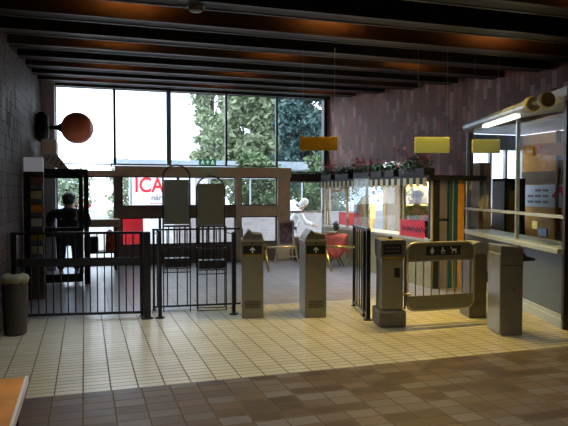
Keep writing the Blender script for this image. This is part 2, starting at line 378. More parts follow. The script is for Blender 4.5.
# newspaper racks with a hooped sign
def rack(label, x, y, rz, w, ztop, zp0, zp1, bz0, bz1, feet):
    t = thing('newspaper_rack', label, 'newspaper rack', (x,y,0), rz, 'hooped newspaper racks')
    h = w/2
    pts = [(-h,0,bz0)] + [(-h,0,ztop-h*.95)] + [(h*cos(a), 0, ztop-h*.95+h*.95*sin(a)) for a in [pi-pi*i/14 for i in range(1,14)]] + [(h,0,ztop-h*.95), (h,0,bz0)]
    MB().tube(pts, .011).build('hoop', M['black'], t)
    MB().span((-h+.012,-.012,zp0), (h-.012,.012,zp1)).build('sign_panel', M['signgrey'], t, .004)
    b = MB(); dpt = .20
    for z in (bz0, (bz0+bz1)/2, bz1): b.tube([(-h,-dpt,z), (h,-dpt,z), (h,0,z), (-h,0,z), (-h,-dpt,z)], .008)
    for i in range(6):
        xx = -h+w*i/5
        b.tube([(xx,0,bz1), (xx,-.0,bz0), (xx,-dpt,bz0), (xx,-dpt,bz1)], .007)
    b.build('basket', M['black'], t)
    c = MB()
    for i in range(5):
        xx = -h+w*(i+.5)/5; c.tube([(xx+.022*cos(a), -dpt-.004, bz0-.03+.022*sin(a)) for a in [i2*pi/5 for i2 in range(11)]], .003, 6)
    c.tube([(-h,-dpt-.004,bz0-.055), (h,-dpt-.004,bz0-.055)], .006)
    c.build('scroll_trim', M['black'], t)
    MB().span((-h+.02,-dpt+.02,bz0+.01), (h-.02,-.02,bz0+.12)).build('newspaper_tray', M['black'], t)
    for s in (-1, 1):
        if feet: MB().tube([(s*h,0,bz0), (s*h,0,.03), (s*h,-dpt,.03), (s*h,-dpt,bz0)], .007).build('leg', M['black'], t)
        else: MB().tube([(s*h,0,bz0), (s*h,0,.0)], .007).build('leg', M['black'], t)
    if feet:
        g = MB(); g.tube([(-h,-dpt,.03), (h,-dpt,.03)], .006); g.tube([(-h,0,.03), (h,0,.03)], .006); g.tube([(-h,-dpt,.07), (h,-dpt,.07)], .004); g.build('foot_rail', M['black'], t)
    return t
rack('taller hooped newspaper rack nearer the long fence, with a blank grey-green sign panel', 1.135, 8.0, -.12, .345, 1.92, 1.15, 1.73, .60, 1.13, False)
rack('lower hooped newspaper rack nearer the first turnstile, standing on a wire foot frame', 1.585, 8.0, -.12, .37, 1.78, 1.13, 1.68, .56, 1.12, True)

# ================================================================ TURNSTILES
def arrow(mb, cx, cz, s, y):
    mb.prism([(cx-.12*s,cz-.5*s), (cx+.12*s,cz-.5*s), (cx+.12*s,cz+.05*s), (cx+.42*s,cz-.12*s), (cx+.42*s,cz+.12*s), (cx,cz+.5*s), (cx-.42*s,cz+.12*s), (cx-.42*s,cz-.12*s), (cx-.12*s,cz+.05*s)], .003, Rup, (0,y,0))
def turnstile(label, x, y, rz, group=None):
    t = thing('turnstile', label, 'turnstile', (x,y,0), rz, group); w = .135; dp = .42
    MB().span((-w,0,0), (w,dp,.96)).build('body', M['steel'], t, .008)
    MB().span((-w-.008,-.01,.955), (w+.008,dp+.01,.978)).build('top_trim', M['chrome'], t)
    MB().prism([(-w+.01,.978), (-w+.03,1.03), (-.05,1.10), (.0,1.055), (w-.01,1.04), (w-.005,.978)], dp-.05, Rup, (0,dp-.02,0)).build('hood', M['steel_dk'], t, .006)
    sp_ = MB().span((-w+.015,-.006,.80), (w-.02,0,.905)).build('sign_plate', M['black'], t)
    a = MB(); arrow(a, 0, .852, .075, -.006); a.build('arrow', M['signwhite'], sp_)
    MB().span((-w+.015,-.005,.775), (w-.02,0,.80)).build('band', M['amber'], t)
    g = MB()
    for i in range(5): g.span((-w+.04,-.004,.13+i*.02), (w-.04,0,.137+i*.02))
    g.build('vent', M['blackm'], t)
    MB().ball((0,-.004,.93), .010, n=8).build('lock', M['blackm'], t)
    return t
def arms(t, L, side=1):
    MB().cyl((side*.135,.18,.87), (side*.17,.18,.87), .045).build('hub', M['steel_dk'], t)
    MB().cyl((side*.16,.18,.87), (side*(.16+L),.16,.865), .016).build('rotor_arm', M['chrome'], t, smooth=True)
    MB().cyl((side*.16,.18,.85), (side*.20,.0,.58), .016).build('rotor_arm', M['chrome'], t, smooth=True)
    MB().cyl((side*.16,.18,.85), (side*.20,.34,.60), .016).build('rotor_arm', M['chrome'], t, smooth=True)
t1 = turnstile('left turnstile pillar with a white up arrow, nearest the newspaper racks', 1.965, 7.28, -.25, 'turnstile pillars with up arrows'); arms(t1, .40)
t2 = turnstile('right turnstile pillar with a white up arrow, nearest the glass-topped fence', 2.72, 7.06, -.16, 'turnstile pillars with up arrows'); arms(t2, .38)

# black fence with the glass screen running back from the ticket reader
ff = bar_fence('barrier_fence', 'short black fence topped by a pale glass screen, beside the ticket reader', (3.52,7.68), (3.29,6.76), .06, 1.10, 6, (.06, 1.10), [(.02,.04,1.12), (.72,.04,1.12), (.95,.05,1.12)], r=.008, rr=.014)
MB().span((.0,-.006,1.12), (1.0,.006,1.76)).build('glass_screen', M['glass_b'], ff)
MB().span((.0,-.012,1.105), (1.0,.012,1.13)).build('screen_clamp', M['alu'], ff)

# ticket reader pillar
t = thing('ticket_reader', 'grey ticket reader pillar with a black display and wide foot, left of the wide gate', 'ticket reader', (3.40,6.38,0), -.25)
MB().span((-.16,-.12,0), (.16,.30,.20)).build('foot', M['steel_dk'], t, .03)
MB().span((-.125,-.08,.20), (.125,.24,.80)).build('body', M['steel'], t, .012)
MB().span((-.14,-.10,.82), (.14,.26,1.02)).build('head', M['steel_dk'], t, .012)
dd = MB().span((-.115,-.106,.85), (.10,-.10,.97)).build('display', M['black'], t)
k = MB()
for i in range(5): k.span((-.09+i*.036,-.109,.922), (-.068+i*.036,-.106,.934))
k.span((-.09,-.109,.885), (.075,-.106,.893)); k.build('display_lines', M['steel'], dd)
MB().span((-.13,-.105,.80), (.14,.25,.818)).build('band', M['amber'], t)
MB().span((.02,-.086,.58), (.085,-.08,.69)).build('card_slot', M['black'], t)
MB().cyl((.0,-.05,.38), (.22,-.05,.38), .012).build('stop_arm', M['chrome'], t)
MB().cyl((.0,.05,1.02), (.0,.05,1.05), .025).build('lock_knob', M['blackm'], t)

# wide swing gate
g0 = Vector((3.58,6.32,0)); g1 = Vector((4.47,6.30,0)); gl = (g1-g0).length
t = thing('swing_gate', 'wide steel swing gate with rounded corners and a black pictogram plate', 'gate', tuple(g0), math.atan2(g1.y-g0.y, g1.x-g0.x))
zb, zt, cr = .175, .965, .10
outl = arc(cr, zb+cr, cr, pi, 1.5*pi)+arc(gl-cr, zb+cr, cr, 1.5*pi, 2*pi)+arc(gl-cr, zt-cr, cr, 0, .5*pi)+arc(cr, zt-cr, cr, .5*pi, pi)
MB().tube([(p[0],0,p[1]) for p in outl+[outl[0]]], .018).build('frame', M['chrome'], t, smooth=True)
top = [(0,zt-.20)]+[(gl,zt-.20)]+arc(gl-cr, zt-cr, cr, 0, .5*pi)+arc(cr, zt-cr, cr, .5*pi, pi)
MB().prism(top, .03, Rup, (0,.015,0)).build('top_panel', M['steel'], t)
bot = arc(cr, zb+cr, cr, pi, 1.5*pi)+arc(gl-cr, zb+cr, cr, 1.5*pi, 2*pi)+[(gl,zb+.17),(0,zb+.17)]
MB().prism(bot, .03, Rup, (0,.015,0)).build('bottom_panel', M['steel'], t)
MB().span((0,-.012,zt-.215), (gl,.012,zt-.195)).build('band', M['chrome'], t)
for i in range(8): MB().cyl((.11+i*.105,0,zb+.165), (.11+i*.105,0,zt-.21), .0085, n=8).build('bar', M['steel_lt'], t)
pp = MB().span((.24,-.022,.82), (.70,-.015,.93)).build('pictogram_plate', M['black'], t)
ic = MB(); yy = -.0235
ic.box((.345,yy,.925), (.018,.003,.018)); ic.prism([(.33,.862), (.36,.862), (.372,.90), (.36,.915), (.33,.915), (.318,.90)], .003, Rup, (0,yy+.0015,0))
ic.tube([(.49+.024*cos(a),yy,.883+.024*sin(a)) for a in [i*pi/6 for i in range(13)]], .0035, 6); ic.box((.485,yy,.925), (.016,.003,.016)); ic.box((.485,yy,.90), (.01,.003,.035)); ic.box((.502,yy,.893), (.03,.003,.008))
ic.box((.64,yy,.90), (.06,.003,.03)); ic.box((.615,yy,.87), (.016,.003,.016)); ic.box((.665,yy,.87), (.016,.003,.016)); ic.box((.60,yy,.925), (.012,.003,.03))
for v_ in ic.b.verts: v_.co += Vector((-.03,0,-.02))
ic.build('pictograms', M['signwhite'], pp)
for z in (.38, .86): MB().cyl((-.03,0,z-.03), (-.03,0,z+.03), .016).build('hinge', M['steel_dk'], t)
MB().cyl((-.03,0,.20),(-.03,0,1.0),.012).build('hinge_rod', M['steel_dk'], t)

# the two plain pillars right of the gate
t = thing('turnstile', 'darker plain turnstile pillar behind the right end of the wide gate', 'turnstile', (4.63,6.42,0), -.27)
MB().span((-.11,0,0), (.11,.36,.80)).build('body', M['steel_dk'], t, .01)
MB().prism(arc(.02, .80, .15, 0, pi, 10), .36, Rup, (0,.36,0)).build('hood', M['steel_bl'], t)
MB().cyl((.13,.12,.50), (.17,.12,.50), .07).build('hub', M['steel_dk'], t)
MB().cyl((.165,.12,.52), (.19,.0,.30), .014).build('rotor_arm', M['chrome'], t)
t = thing('turnstile', 'nearest plain turnstile pillar with dark wedge handle, in front of booth counter', 'turnstile', (4.42,5.53,0), -.27)
MB().span((-.125,0,0), (.125,.36,.90)).build('body', M['steel'], t, .008)
MB().span((-.131,.01,0.01), (-.125,.35,.89)).build('side_panel', M['steel_bl'], t)
MB().prism([(-.125,.90), (.125,.90), (.125,.955), (.09,.965), (-.125,.985)], .36, Rup, (0,.36,0)).build('hood', M['steel'], t, .006)
MB().span((-.128,-.006,.892), (.128,.002,.904)).build('band', M['chrome'], t)
MB().span((-.124,-.003,.765), (.124,.002,.772)).build('joint', M['blackm'], t)
MB().prism([(.125,.80), (.125,.98), (.20,.86), (.30,.835), (.30,.81)], .05, Rup, (0,.14,0)).build('handle', M['blackm'], t, .004)
MB().ball((.03,-.003,.50), .010, n=8).build('lock', M['blackm'], t)

# ================================================================ HANGING BOARDS
def board(label, x, y, zc_, w, h, m, rz):
    t = thing('hanging_board', label, 'sign', (x,y,zc_), rz, None)
    MB().span((-w/2,-.012,-h/2), (w/2,.012,h/2)).build('panel', M[m], t, .003)
    for s in (-1,1): MB().cyl((s*w*.42,0,h/2), (s*w*.42,0,ceil(y)-zc_+.02), .0012, n=6).build('wire', M['alu'], t)
board('ochre rectangular board hanging above the right arrow turnstile, before the big window', 2.77, 7.1, 2.17, .47, .17, 'ochre', -.3)
board('bright yellow board hanging above the wide gate, clear of the booth', 3.98, 6.45, 2.135, .42, .19, 'yellow', -.3)
board('pale yellow board hanging just left of the booth, beyond the wide gate', 4.78, 6.5, 2.14, .35, .17, 'yellow', -.3)

# ================================================================ TICKET BOOTH
B0 = Vector((5.19,5.56,0)); B1 = Vector((6.35,9.15,0)); BL = (B1-B0).length; brz = math.atan2((B1-B0).y, (B1-B0).x)
t = thing('ticket_booth', 'glazed ticket booth with grey counter front and white ledges at the right', 'booth', tuple(B0), brz)
# local x runs away from camera along the front, local +y points to the hall, -y inside
MB().span((.03,-.06,.14), (BL,.0,.86)).build('counter_front', M['boothgrey'], t)
MB().span((.03,-.07,0), (BL,.03,.10)).span((.03,-.07,.10), (BL,.015,.15)).build('skirting', M['boothwhite'], t)
MB().span((.03,-.45,.86), (BL,.10,.92)).build('counter_ledge', M['boothwhite'], t, .006)
MB().span((.03,-.05,1.265), (BL,.04,1.30)).build('speaking_rail', M['boothwhite'], t)
MB().span((.0,-.05,0), (.06,.03,2.66)).build('corner_post', M['frame_dk'], t)
for x in (1.50, BL-.03): MB().span((x-.018,-.03,.92), (x+.018,.02,2.66)).build('mullion', M['alu'], t)
for a, b in ((.06,1.48), (1.52,BL-.05)): MB().span((a,-.008,.92), (b,.0,2.64)).build('pane', M['glass_t'], t)
MB().span((0,-.10,2.60), (BL,.03,2.74)).build('head_beam', M['white'], t)
MB().span((.0,-2.4,2.72), (BL+.1,-.02,2.78)).build('roof', M['white'], t)
MB().span((.0,-1.6,0), (.05,-.05,2.64)).build('side_wall', M['boothgrey'], t)
MB().span((.55,-.02,1.02), (.80,.001,1.12)).build('price_sticker', mat('blue_sticker', (.05,.12,.45), .5), t)
MB().span((.82,-.02,1.10), (.98,.001,1.20)).build('sticker', M['yellow'], t)
# room behind the booth glass
wall('wall_booth', [(9.1,5.1), (9.1,11.1)], [(0,0,1,0,2.8,2.8)], M['orangepanel'], flip=True, th=.1)
struct(MB().span((6.6,5.0,0), (9.2,5.1,2.8)).build('wall_side', M['boothgrey']))
struct(MB().span((7.0,10.1,0), (7.06,11.1,2.8)).build('wall_partition', M['boothgrey']))
struct(MB().span((7.0,11.1,0), (9.15,11.2,.85)).span((7.0,11.1,2.5), (9.15,11.2,2.8)).build('wall_far', M['boothgrey']))
o = MB(); o.prism([(6.38,9.2), (6.44,9.17), (7.06,10.1), (7.0,10.12)], 2.8); struct(o.build('wall_corner', M['boothgrey']))
for i, (a, b) in enumerate([(7.06,7.7), (7.7,8.3), (8.3,8.7), (8.7,9.15)]): window(20+i, a, b, .85, 2.5, .03, 'alu', 'glass', y=11.15)
slab('ceiling', 6.45, 9.2, 5.0, 11.2, M['white'], 2.88, .06)
t = thing('cabinet', 'dark open cupboard with yellow inside, standing behind the booth glass', 'cabinet', (8.44,10.5,0))
MB().span((-.26,0,0), (-.2,.4,1.85)).span((.2,0,0), (.26,.4,1.85)).span((-.26,0,1.79), (.26,.4,1.85)).span((-.26,.37,0), (.26,.4,1.85)).build('carcass', M['frame_dk'], t)
MB().span((-.2,.33,0.1), (.2,.37,1.79)).build('back_panel', M['ochre'], t)
MB().span((-.06,.1,.1), (.06,.16,1.6)).build('divider', M['ochre'], t)
t = thing('cupboard', 'tall tan cupboard at the left inside the booth', 'cabinet', (7.56,10.3,0))
MB().span((-.12,0,0), (.12,.4,2.15)).build('body', M['brownpanel2'], t, .005); MB().span((-.02,-.015,0.05), (.11,0,2.1)).build('door', mat('tan_door', (.40,.22,.10), .5), t)
# tan boards, a sheet built for a reflected banner, and dark frames on the room's right wall
def wallpic(label, y0, y1, z0, z1, m, x=9.08, nm='wall_board'):
    return tag(MB().span((x-.025,y0,z0), (x,y1,z1)).build(nm, M[m]), label, 'board')
wallpic('long dark tan board across the middle of the booth\'s orange wall', 9.3, 11.05, 1.74, 2.0, 'brownpanel2', nm='shelf_board')
bn = thing('banner', 'white sheet with red roof shape, standing in for a banner reflected in booth glass', 'banner', (9.05,10.25,1.5))
MB().span((0,-.80,-.24), (.02,.75,.22)).build('sheet', M['signwhite'], bn)
z = MB(); Ry = Matrix(((0,0,-1),(1,0,0),(0,1,0)))
z.prism([(-.62,-.20), (-.5,-.20), (-.36,.08), (-.2,-.05), (-.12,-.02), (-.33,.18), (-.42,.18)], .012, Ry, (-.001,0,0)); z.build('roof_shape', M['redboard'], bn)
z = MB()
for r_ in range(3):
    for i in range(3-(r_ > 1)): z.prism([(-.02+i*.22,-.16+r_*.12), (.14+i*.22,-.16+r_*.12), (.14+i*.22,-.11+r_*.12), (-.02+i*.22,-.11+r_*.12)], .010, Ry, (-.001,0,0))
z.build('printed_bars', M['lilac'], bn)
struct(MB().span((9.02,9.95,0), (9.1,10.01,2.8)).build('trim_43', M['brownpanel2']))
bo = tag(MB().span((-.20,-.012,-.085), (.20,.012,.085)).build('hanging_board', M['oboard'], None, .003, loc=(5.62,6.55,2.16)), 'darker ochre board hanging inside the booth glass, rightmost of the boards', 'sign')
bo.rotation_euler = (0,0,-.45); bo.location = (5.76,6.52,2.13)
# round tube lamp over the booth front
t = thing('booth_light', 'long metallic tube light with round end cap above the booth glass', 'lamp', (B0.x-.12,B0.y-.0,2.62), brz)
MB().cyl((.55,.10,0), (BL-.65,.10,0), .075, n=20).build('housing', M['alu'], t, smooth=False)
MB().span((.95,.085,-.10), (2.2,.155,-.062)).build('lit_tube', M['tube'], t)
MB().lathe([(.0,-.05),(.08,-.05),(.098,-.02),(.098,.03),(.07,.05),(.0,.05)], (.50,.12,.0), 24, Matrix.Rotation(pi/2,3,'Y')).build('end_cap', mat('pale_yellow_cap', (.55,.52,.30), .5), t)
MB().cyl((.10,.12,-.005), (.48,.12,-.005), .035).build('neck', M['signgrey'], t)
MB().lathe([(.0,-.05),(.08,-.05),(.095,-.02),(.095,.03),(.07,.05),(.0,.05)], (.10,.12,-.01), 24, Matrix.Rotation(pi/2,3,'Y')).build('end_cap', mat('olive_cap', (.42,.40,.24), .5), t)
for x in (.8, 2.0, 3.2): MB().span((x-.02,-.0,.05), (x+.02,.11,.09)).build('bracket', M['steel_dk'], t)

# ================================================================ FLOWER KIOSK
KX, KY0, KY1 = 5.33, 8.62, 13.35
t = thing('flower_kiosk', 'glazed flower kiosk with flat dark roof against the mottled brown wall', 'kiosk', (KX,KY0,0))
kl = KY1-KY0
MB().span((0,0,0), (.05,kl,.76)).build('front_panel', mat('kiosk_olive_panel', (.34,.31,.16), .5), t)
MB().span((-.04,0,.76), (.10,kl,.80)).build('sill', M['chrome'], t)
for y in (.03, .10, .95, 1.07, 2.45, 3.4, kl-.04): MB().span((0,y-.022,.80), (.045,y+.022,1.75)).build('mullion', M['frame_dk'] if y in (.10,) else M['woodlt'], t)
MB().span((.015,.1,.80), (.022,kl,1.74)).build('pane', M['glass'], t)
MB().prism([(-.10,-.06), (.98,-.06), (1.04,.53), (.20,kl), (-.10,kl)], .08, None, (0,0,1.76)).build('roof', M['blackm'], t)
MB().span((.02,-.03,0), (.12,.05,1.76)).build('corner_post', M['blackm'], t)
MB().span((.12,.0,0), (.28,.03,1.76)).build('side_panel', M['lilac'], t)
MB().span((.28,.0,0), (.31,.03,1.76)).span((.12,-.02,1.12),(.31,.0,1.14)).build('side_frame', M['frame_dk'], t)
MB().span((.31,.0,0), (.48,.03,1.76)).build('side_panel', M['teal'], t)['label'] = 'teal side panel'
MB().span((.38,-.01,0), (.39,.0,1.76)).build('side_frame', M['woodlt'], t)
MB().span((.48,.0,0), (.60,.03,1.76)).build('side_panel', M['orangepanel'], t)['label'] = 'orange side panel'
v = MB(); nf = 44
for i in range(nf):
    v.mi = i % 2; y0 = i*kl/nf; w = kl/nf
    v.span((-.115,y0,1.66 if i % 2 == 0 else 1.69), (-.10,y0+w*.98,1.80))
v.build('scalloped_valance', [mat('valance_cream', (.42,.37,.20), .8), M['blackm']], t)
# kiosk room
wall('wall_kiosk', [(7.0,10.1), (7.0,13.5)], [(0,0,1,0,2.4,2.4)], mat('kiosk_wall', (.55,.50,.42), .7), flip=True, th=.08)
struct(MB().prism([(5.56,13.4), (6.43,9.3), (7,10.12), (7,13.4)], .05, None, (0,0,2.41)).build('ceiling', M['white']))
window(24, 5.5, 7.0, .5, 1.75, .05, 'frame_br', 'glass', y=13.45)
struct(MB().span((5.45,13.4,0), (7.0,13.5,.5)).span((5.45,13.4,1.75), (7.0,13.5,2.4)).build('wall_end', M['panel_br']))
kl_ = thing('kiosk_lamp', 'small warm globe lamp glowing inside the flower kiosk', 'lamp', (6.35,9.9,1.66))
MB().ball((0,0,0), .06).build('globe', M['warmlamp'], kl_); MB().cyl((0,0,.05), (0,0,.10), .02).build('cap', M['blackm'], kl_)
# things on and behind the kiosk glass
rs = thing('poster', 'pink-red poster with dark handwriting on the kiosk glass before the shopkeeper', 'poster', (KX-.012,9.22,.935))
MB().span((-.004,-.40,-.155), (.002,.42,.155)).build('sheet', M['redboard'], rs)
sc = MB(); random.seed(3)
for j, y0 in enumerate((.32,.16,.0,-.15,-.28)):
    h = random.uniform(.04,.07); sc.tube([(-.006,y0,-.03), (-.006,y0-.03,h), (-.006,y0-.07,-.02), (-.006,y0-.10,h*.5), (-.006,y0-.12,-.04)], .008, 6)
sc.build('handwriting', M['cushion'], rs)
rb = tag(MB().span((-.02,-.62,-.14), (.02,.45,.14)).build('poster_board', M['redboard'], None, .004, loc=(5.46,12.25,.98)), 'coral red board at the far end of the kiosk window', 'board')
def leaves(mb, n, c, R, s, flat=1.0, seed=0, shell=.3):
    rnd = random.Random(seed)
    for _ in range(n):
        a = rnd.uniform(0,2*pi); zz = rnd.uniform(-1,1); q = math.sqrt(1-zz*zz); r = rnd.uniform(shell,1)**.5
        p = Vector((c[0]+R[0]*r*q*cos(a), c[1]+R[1]*r*q*sin(a), c[2]+R[2]*r*zz*flat))
        d = Vector((rnd.uniform(-1,1), rnd.uniform(-1,1), rnd.uniform(-.6,.8))).normalized(); e = d.cross(Vector((rnd.uniform(-1,1), rnd.uniform(-1,1), rnd.uniform(-1,1)))).normalized()
        k = s*rnd.uniform(.6,1.3)
        vs = [mb.b.verts.new(p-d*k), mb.b.verts.new(p+e*k*.45), mb.b.verts.new(p+d*k), mb.b.verts.new(p-e*k*.45)]
        mb.b.faces.new(vs).material_index = mb.mi
def planter(label, y, w, hf, petal, seed, x=KX-.01, z=1.84, tall=.0, cat='plant', group='flower boxes on the kiosk roof'):
    t = thing('flower_box', label, cat, (x,y,z), 0, group)
    MB().span((-.10,-w/2,0), (.10,w/2,.12)).build('planter', M['blackm'], t, .01)
    f = MB(); leaves(f, int(260*w/.4), (0,0,.17), (.15,w*.62,.10+tall), .035, seed=seed, shell=0); f.build('foliage', M['leafA'], t)['kind'] = 'stuff'
    if petal:
        f = MB(); rnd = random.Random(seed+9)
        for i in range(int(26*w/.4)):
            p = (rnd.uniform(-.13,.13), rnd.uniform(-w*.55,w*.55), .18+rnd.uniform(0,hf)); leaves(f, 9, p, (.03,.03,.02), .024, seed=seed*50+i, shell=0)
        f.build('flowers', M[petal], t)['kind'] = 'stuff'
planter('flower box with pink flowers at far end of kiosk roof by the window', 12.95, .6, .22, 'pink', 1)
planter('flower box with small white flowers, second from the far end of the kiosk roof', 12.05, .7, .12, 'petw', 2)
planter('flower box with pink flowers, third from the far end of the kiosk roof', 11.1, .7, .22, 'pink', 3)
planter('leafy flower box without flowers, in the middle of the kiosk roof', 10.42, .42, .1, None, 4)
planter('low green flower box beside the largest pink one on the kiosk roof', 9.9, .35, .1, 'petw', 5)
planter('largest flower box with pink flowers at the near end of the kiosk roof', 9.12, .85, .34, 'pink', 6, tall=.09)
# bouquets and goods inside
def bucket(label, x, y, z, petal, seed, s=1.0):
    t = thing('flower_bucket', label, 'flowers', (x,y,z))
    MB().lathe([(.08*s,0), (.11*s,.22*s), (.12*s,.22*s), (.12*s,.24*s), (.09*s,.24*s)], n=18).build('bucket', M['signgrey'], t)
    f = MB(); leaves(f, 220, (0,0,.36*s), (.17*s,.17*s,.14*s), .04*s, seed=seed, shell=0); f.build('foliage', M['leafB'], t)['kind'] = 'stuff'
    f = MB(); leaves(f, 240, (0,0,.45*s), (.19*s,.19*s,.14*s), .035*s, seed=seed+1, shell=0); f.build('flowers', M[petal], t)['kind'] = 'stuff'
ct = thing('display_table', 'long flower display counter inside the kiosk behind the glass', 'table', (5.95,9.9,0))
MB().span((-.30,-.75,.70), (.25,3.0,.74)).build('table_top', M['woodlt'], ct)
for x, y in ((-.25,-.7), (.2,-.7), (-.25,2.95), (.2,2.95)): MB().span((x-.025,y-.025,0), (x+.025,y+.025,.70)).build('leg', M['wood'], ct)
bucket('bucket of yellow and orange flowers behind the shopkeeper', 6.72, 11.55, 1.12, 'pety', 11, 1.2)
st = thing('flower_stand', 'tall wooden plant stand carrying the yellow flowers', 'stand', (6.72,11.55,0))
MB().span((-.15,-.15,1.08), (.15,.15,1.12)).build('stand_top', M['wood'], st)
for sx in (-1,1):
    for sy in (-1,1): MB().span((sx*.12-.015,sy*.12-.015,0), (sx*.12+.015,sy*.12+.015,1.08)).build('leg', M['wood'], st)
bucket('bucket of red flowers on the kiosk counter in front of the shopkeeper', 5.80, 9.55, .74, 'redboard', 15, .75)
t = tag(MB().lathe([(.02,0), (.16,.02), (.22,.25), (.20,.55), (.10,.72), (.03,.76)], n=24).build('straw_basket', mat('straw', (.60,.48,.24), .8, var=.25, scale=20), None, loc=(6.0,12.45,.74)), 'tall beige straw cone basket at the far end of the kiosk counter', 'basket')

# ================================================================ PEOPLE
def skin_mesh(name, verts, edges, rad, m, parent, sub=2, roots=(0,)):
    me = bpy.data.meshes.new(name); me.from_pydata([Vector(v) for v in verts], edges, [])
    o = bpy.data.objects.new('tmp', me); C.objects.link(o)
    o.modifiers.new('skin', 'SKIN').use_smooth_shade = True
    s = o.modifiers.new('sub', 'SUBSURF'); s.levels = sub; s.render_levels = sub
    if not me.skin_vertices: me.skin_vertices.new() if hasattr(me.skin_vertices, 'new') else None
    sv = me.skin_vertices[0].data
    for i, r in enumerate(rad):
        sv[i].radius = r if isinstance(r, tuple) else (r, r); sv[i].use_root = i in roots
    bpy.context.view_layer.update()
    m2 = bpy.data.meshes.new_from_object(o.evaluated_get(bpy.context.evaluated_depsgraph_get()))
    bpy.data.objects.remove(o); m2.materials.clear(); m2.materials.append(m); m2.name = name
    m2.polygons.foreach_set('use_smooth', [True]*len(m2.polygons))
    q = bpy.data.objects.new(name, m2); C.objects.link(q); q.parent = parent; return q
def person(label, loc, rz, J, top, legs, hair, shoes, topm, hairm, long_coat=False):
    """J: joints in metres, facing local -Y... J gives hip, chest, neck, head, and left/right limbs"""
    t = thing('person', label, 'person', loc, rz)
    V, E, R, roots = [], [], [], []
    def add(p, r, link=None):
        V.append(tuple(p)); R.append(r)
        if link is not None: E.append((link, len(V)-1))
        return len(V)-1
    hip = add(J['hip'], (.145,.11)); roots.append(hip)
    mid = add((Vector(J['hip'])+Vector(J['chest']))/2, (.125,.10), hip); ch = add(J['chest'], (.15,.115), mid); nk = add(J['neck'], .055, ch)
    hd = Vector(J['head']); up = (hd-Vector(J['neck'])).normalized()
    h0 = add(hd-up*.06, (.066,.07), nk); h1 = add(hd+up*.02, (.08,.092), h0); h2 = add(hd+up*.09, (.062,.07), h1)
    for s in 'LR':
        a = add(J['sh'+s], .062, ch); b = add(J['el'+s], .045, a); w = add(J['wr'+s], .028, b)
        d = (Vector(J['wr'+s])-Vector(J['el'+s])).normalized(); p = Vector(J['wr'+s])+d*.05; pm = add(p, (.035,.018), w); pe = add(p+d*.04, (.036,.016), pm)
        side = d.cross(Vector((0,0,1))); side = (side if side.length > .2 else Vector((1,0,0))).normalized(); bend = side.cross(d)
        for i, L in enumerate((.068,.078,.072,.055)):
            q0 = p+d*.03+side*(-.027+.018*i); i0 = add(q0, .009); roots.append(i0)
            i1 = add(q0+d*L*.55, .0085, i0); add(q0+d*L*.9-Vector((0,0,.02)), .007, i1)
        q0 = Vector(J['wr'+s])+d*.03-side*.02; i0 = add(q0, .011); roots.append(i0); i1 = add(q0-side*.03+d*.025, .010, i0); add(q0-side*.036+d*.055, .008, i1)
        a = add(J['th'+s], .085, hip); b = add(J['kn'+s], .058, a); an = add(J['an'+s], .038, b); f = Vector(J['an'+s])+Vector((0,-.05,-.05)); fb = add(f, .035, an); add(f+Vector((0,-.10,-.01)), .03, fb)
    skin_mesh('body', V, E, R, M['skin'], t, roots=tuple(roots))
    # face
    fc = MB(); fwd = J.get('face', Vector((0,-1,0))); fwd = Vector(fwd).normalized(); sd = fwd.cross(up).normalized()
    fc.ball(hd+fwd*.098-up*.01, .014, n=8); fc.ball(hd+sd*.082, .02, (.5,.8,1.3), n=8); fc.ball(hd-sd*.082, .02, (.5,.8,1.3), n=8); fc.build('nose_and_ears', M['skin'], t, smooth=True)
    ey = MB()
    for s in (-1,1): ey.ball(hd+fwd*.088+sd*.03*s+up*.015, .009, n=8)
    ey.build('eyes', M['blackm'], t); MB().box(hd+fwd*.09-up*.045, (.04,.012,.008)).build('mouth', M['red'], t)
    # clothes
    V2, E2, R2 = [], [], []
    def ad(p, r, link=None):
        V2.append(tuple(p)); R2.append(r)
        if link is not None: E2.append((link, len(V2)-1))
        return len(V2)-1
    h = ad(J['hip'], (.185,.14)); m_ = ad((Vector(J['hip'])+Vector(J['chest']))/2, (.175,.135), h); c = ad(J['chest'], (.19,.145), m_); ad(Vector(J['chest']).lerp(Vector(J['neck']), .85), .07, c)
    if long_coat: hem = ad(Vector(J['hip'])+Vector((0,0,-.28)), (.22,.17), h)
    else: hem = ad(Vector(J['hip'])+Vector((0,0,-.08)), (.185,.14), h)
    for s in 'LR':
        a = ad(J['sh'+s], .082, c); b = ad(J['el'+s], .064, a); ad(Vector(J['el'+s]).lerp(Vector(J['wr'+s]), .92), .048, b)
    skin_mesh(top, V2, E2, R2, M[topm], t)
    V2.clear(); E2.clear(); R2.clear()
    h = ad(J['hip'], (.155,.12))
    for s in 'LR':
        a = ad(J['th'+s], .10, h); b = ad(J['kn'+s], .078, a); ad(Vector(J['kn'+s]).lerp(Vector(J['an'+s]), .95), .062, b)
    skin_mesh(legs, V2, E2, R2, M['trouser'], t)
    hr = MB(); back = -fwd
    hr.ball(hd+up*.045+back*.018, .105, (1,1,.95), n=16); hr.ball(hd-up*.035+back*.038, .092, n=14); hr.build(hair, M[hairm], t, smooth=True)
    for s in 'LR':
        a = Vector(J['an'+s]); sh = MB(); sh.ball(a+Vector((0,-.06,-.035)), .05, (.9,2.3,.75), n=14); sh.build('shoe', M[shoes], t, smooth=True)
    return t
